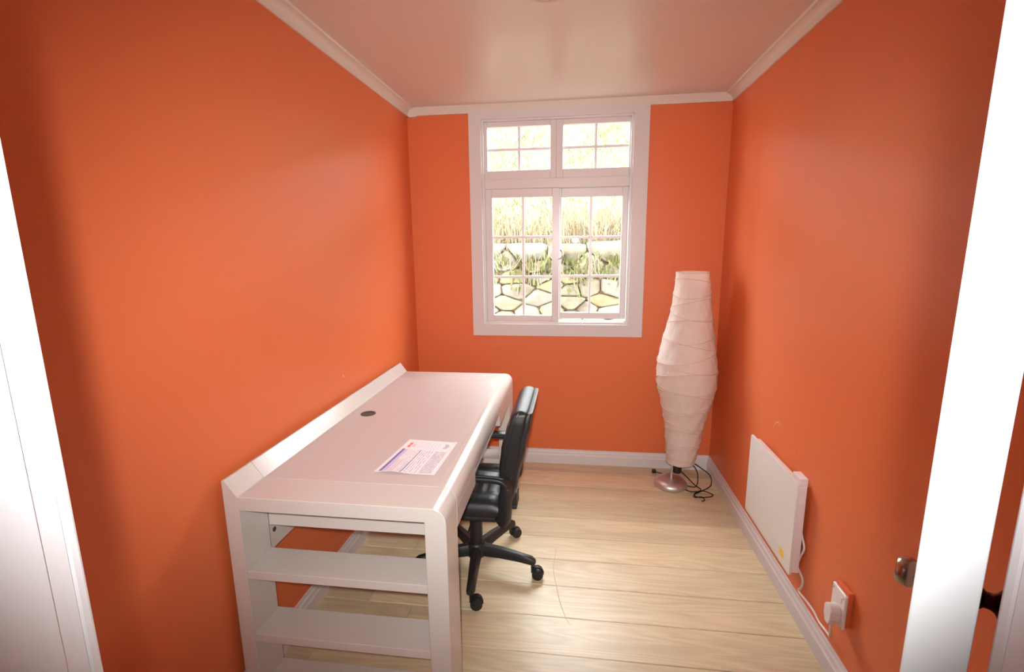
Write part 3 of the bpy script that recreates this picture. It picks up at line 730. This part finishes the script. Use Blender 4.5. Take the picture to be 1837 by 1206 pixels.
# ------------------------------------------------------------------ paper floor lamp
LY = 2.955
lamp = empty('floor_lamp', (1.718, LY, 0)); tag(lamp, 'tall vase shaped white paper floor lamp with round silver base', 'lamp')
lathe('base', [(0.0, 0.0), (0.096, 0.0), (0.102, 0.006), (0.1025, 0.016), (0.098, 0.030), (0.086, 0.041), (0.065, 0.047), (0.03, 0.050), (0.012, 0.051), (0.0, 0.051)], (1.718, LY, 0), M_silver, lamp, seg=48, angle=60)
tube('pole', [(1.722, LY, .05), (1.728, LY, .30), (1.748, LY, 1.22)], .0075, M_silver, lamp, sides=12)
lathe('bulb_holder', [(0, .086), (.022, .086), (.027, .093), (.029, .150), (.029, .21), (0, .21)], (1.757, LY+.01, 0), M_plastic, lamp, seg=20)
prof = [(.163, .083, 1.770), (.235, .097, 1.775), (.375, .113, 1.779), (.46, .129, 1.781), (.555, .149, 1.782), (.62, .166, 1.781), (.69, .177, 1.780), (.76, .179, 1.778), (.82, .174, 1.776), (.90, .161, 1.777), (.98, .146, 1.779), (1.07, .128, 1.784), (1.15, .116, 1.786), (1.26, .103, 1.784), (1.357, .094, 1.781)]
def sprof(z_):
    return ip([(a, b) for a, b, c in prof], z_), ip([(a, c) for a, b, c in prof], z_)
def lin(tab, z_):
    z_ = min(max(z_, tab[0][0]), tab[-1][0])
    for (a, b), (c, d) in zip(tab, tab[1:]):
        if a <= z_ <= c: return b+(d-b)*(z_-a)/(c-a)
PR = [(a, b) for a, b, c in prof]; PC = [(a, c) for a, b, c in prof]
rl = random.Random(11); V, F = [], []; NU, NV = 96, 90
wires = []
zz = .160
tilt = [(.166, .0, 0), (.222, .045, 2.0), (.262, .05, 5.2), (.325, .05, 1.4), (.372, .07, 4.2), (.44, .06, 2.4), (.492, .08, 5.4), (.560, .07, .9), (.615, .085, 3.9), (.68, .07, 1.7), (.735, .085, 5.0), (.80, .07, 2.6), (.858, .085, .3), (.925, .07, 3.4), (.985, .08, 1.1), (1.05, .07, 4.6), (1.11, .07, 2.1), (1.175, .06, 5.6), (1.235, .06, 1.2), (1.30, .04, 4.0), (1.352, .0, 0)]
def wire_z(w_, a): return w_[0]+w_[1]*0.5*math.cos(a-w_[2])
for v in range(NV+1):
    z_ = .163+(1.357-.163)*v/NV
    for u_ in range(NU):
        a = 2*PI*u_/NU; r_ = lin(PR, z_)
        # paper sags in slightly between the wires and creases irregularly
        dz = min(abs(z_-wire_z(w_, a)) for w_ in tilt)
        r_ -= min(.0035, dz*.16) - .0012*math.sin(a*17+z_*60)*min(1, dz/.02) - .0012*math.sin(a*9-z_*41)
        V.append((lin(PC, z_)+r_*math.cos(a), LY+r_*math.sin(a), z_))
for v in range(NV):
    for u_ in range(NU): F.append((v*NU+u_, v*NU+(u_+1) % NU, (v+1)*NU+(u_+1) % NU, (v+1)*NU+u_))
sh = mesh('shade', V, F, M_shade, lamp, smooth=True)
for w_ in tilt:
    P = []
    for u_ in range(56):
        a = 2*PI*u_/56; z_ = min(1.356, max(.164, wire_z(w_, a))); r_ = lin(PR, z_)+.0008
        P.append(Vector((lin(PC, z_)+r_*math.cos(a), LY+r_*math.sin(a), z_)))
    tube('wire_ring', P, .0018, M_wire, sh, sides=5, closed=True)
for a in (0.4, 2.5, 4.6):
    tube('shade_spoke', [(1.748, LY, 1.22), (lin(PC, 1.22)+lin(PR, 1.22)*math.cos(a)*.985, LY+lin(PR, 1.22)*math.sin(a)*.985, 1.22)], .002, M_wire, lamp, sides=5)
zc = .0042
cord = spline([(1.770, LY+.01, .10), (1.80, LY+.015, .075), (1.86, LY-.01, .02), (1.895, LY-.045, zc), (1.86, LY-.075, zc), (1.80, LY-.055, zc), (1.755, LY+.14, zc), (1.70, LY+.150, zc), (1.66, LY+.160, .008), (1.642, LY+.164, .012)], 10)
tube('cord', cord, .0035, M_rubber, lamp, sides=6)
cord2 = spline([(1.82, LY+.06, .135), (1.88, LY+.10, .11), (1.93, LY+.11, .075), (1.975, LY+.06, .048), (1.965, LY-.0, .012), (1.90, LY-.06, zc), (1.84, LY-.115, zc), (1.86, LY-.145, zc), (1.93, LY-.13, zc), (1.95, LY-.10, zc), (1.90, LY-.075, zc+.006), (1.85, LY-.10, zc+.006), (1.83, LY-.14, zc), (1.845, LY-.155, zc+.005), (1.875, LY-.15, zc+.006), (1.885, LY-.175, zc), (1.865, LY-.19, zc)], 10)
tube('cord', cord2, .0032, M_rubber, lamp, sides=6)
cord3 = spline([(1.80, LY+.06, .14), (1.845, LY+.07, .13), (1.885, LY+.05, .09), (1.885, LY+.0, .04), (1.86, LY-.03, .012), (1.79, LY+.0, zc+.01), (1.74, LY+.12, zc)], 10)
tube('cord', cord3, .0032, M_rubber, lamp, sides=6)
mesh('plug', boxv((1.628, LY+.150, .001), (1.655, LY+.178, .024)), BF, M_rubber, lamp, bevel=.006, seg=3)

# ------------------------------------------------------------------ wall heater
HY0, HY1, HZ0, HZ1, HX = 1.858, 2.372, 0.192, 0.594, 1.966
heater = empty('panel_heater', (W, (HY0+HY1)/2, HZ0)); tag(heater, 'flat white electric panel heater hung low on the orange wall', 'heater')
extrude('front_panel', rnd(HY1-.012, HZ1-.012, .012, 0, 90, 4)+rnd(HY0+.012, HZ1-.012, .012, 90, 180, 4)+rnd(HY0+.012, HZ0+.012, .012, 180, 270, 4)+rnd(HY1-.012, HZ0+.012, .012, 270, 360, 4), 'x', HX, HX+.010, M_heater, heater, bevel=.0025)
cas = box('casing', (HX+.010, HY0+.004, HZ0+.012), (W-.014, HY1-.02, HZ1-.016), M_heaterb, heater, bevel=.003)
box('wall_bracket', (W-.030, HY0+.03, HZ1-.03), (W, HY0+.10, HZ1+.006), M_heaterb, heater, bevel=.003)
box('wall_bracket', (W-.016, HY0+.05, HZ0+.03), (W, HY0+.09, HZ0+.08), M_heaterb, heater, bevel=.003)
box('switch', (W-.036, HY0+.0012, HZ1-.085), (W-.022, HY0+.0045, HZ1-.060), M_sock, cas, bevel=.001)
extrude('sticker', [(HY0+.060, HZ0+.032), (HY0+.100, HZ0+.032), (HY0+.100, HZ0+.066), (HY0+.060, HZ0+.066)], 'x', HX-.0004, HX, M_yellow, heater)
wy = W-.009
tube('power_cord', spline([(wy, 1.900, .385), (wy, 1.871, .358), (wy, 1.849, .323), (wy, 1.872, .271), (wy, 1.884, .222), (wy, 1.836, .198), (wy, 1.838, .160), (wy, 1.856, .130), (wy, 1.80, .136), (wy, 1.734, .141), (wy, 1.688, .132), (wy-.004, 1.635, .143), (W-.022, 1.590, .160), (W-.038, 1.563, .195), (W-.046, 1.554, .245)], 8), .0042, M_cable, heater, sides=8)
extrude('plug', rnd(1.553, .292, .024, 20, 160, 8)+[(1.531, .270), (1.541, .244), (1.565, .244), (1.575, .270)], 'x', W-.062, W-.0285, M_cable, heater, bevel=.004)
sk = empty('wall_socket', (W, 1.560, .240)); tag(sk, 'white single wall socket low on the orange wall with a plug pushed in', 'socket')
box('back_box', (W-.018, 1.524, .250), (W, 1.597, .378), M_wall, sk, bevel=.003)
box('faceplate', (W-.028, 1.520, .243), (W-.018, 1.601, .370), M_sock, sk, bevel=.004, seg=3)
box('switch', (W-.031, 1.538, .330), (W-.028, 1.552, .350), M_sock, sk, bevel=.001)
for yy in (1.530, 1.591): lathe('screw', [(0, 0), (.003, 0), (.003, .0008), (0, .001)], (W-.028, yy, .355), M_chrome, sk, seg=8, axis=Vector((-1, 0, 0)))
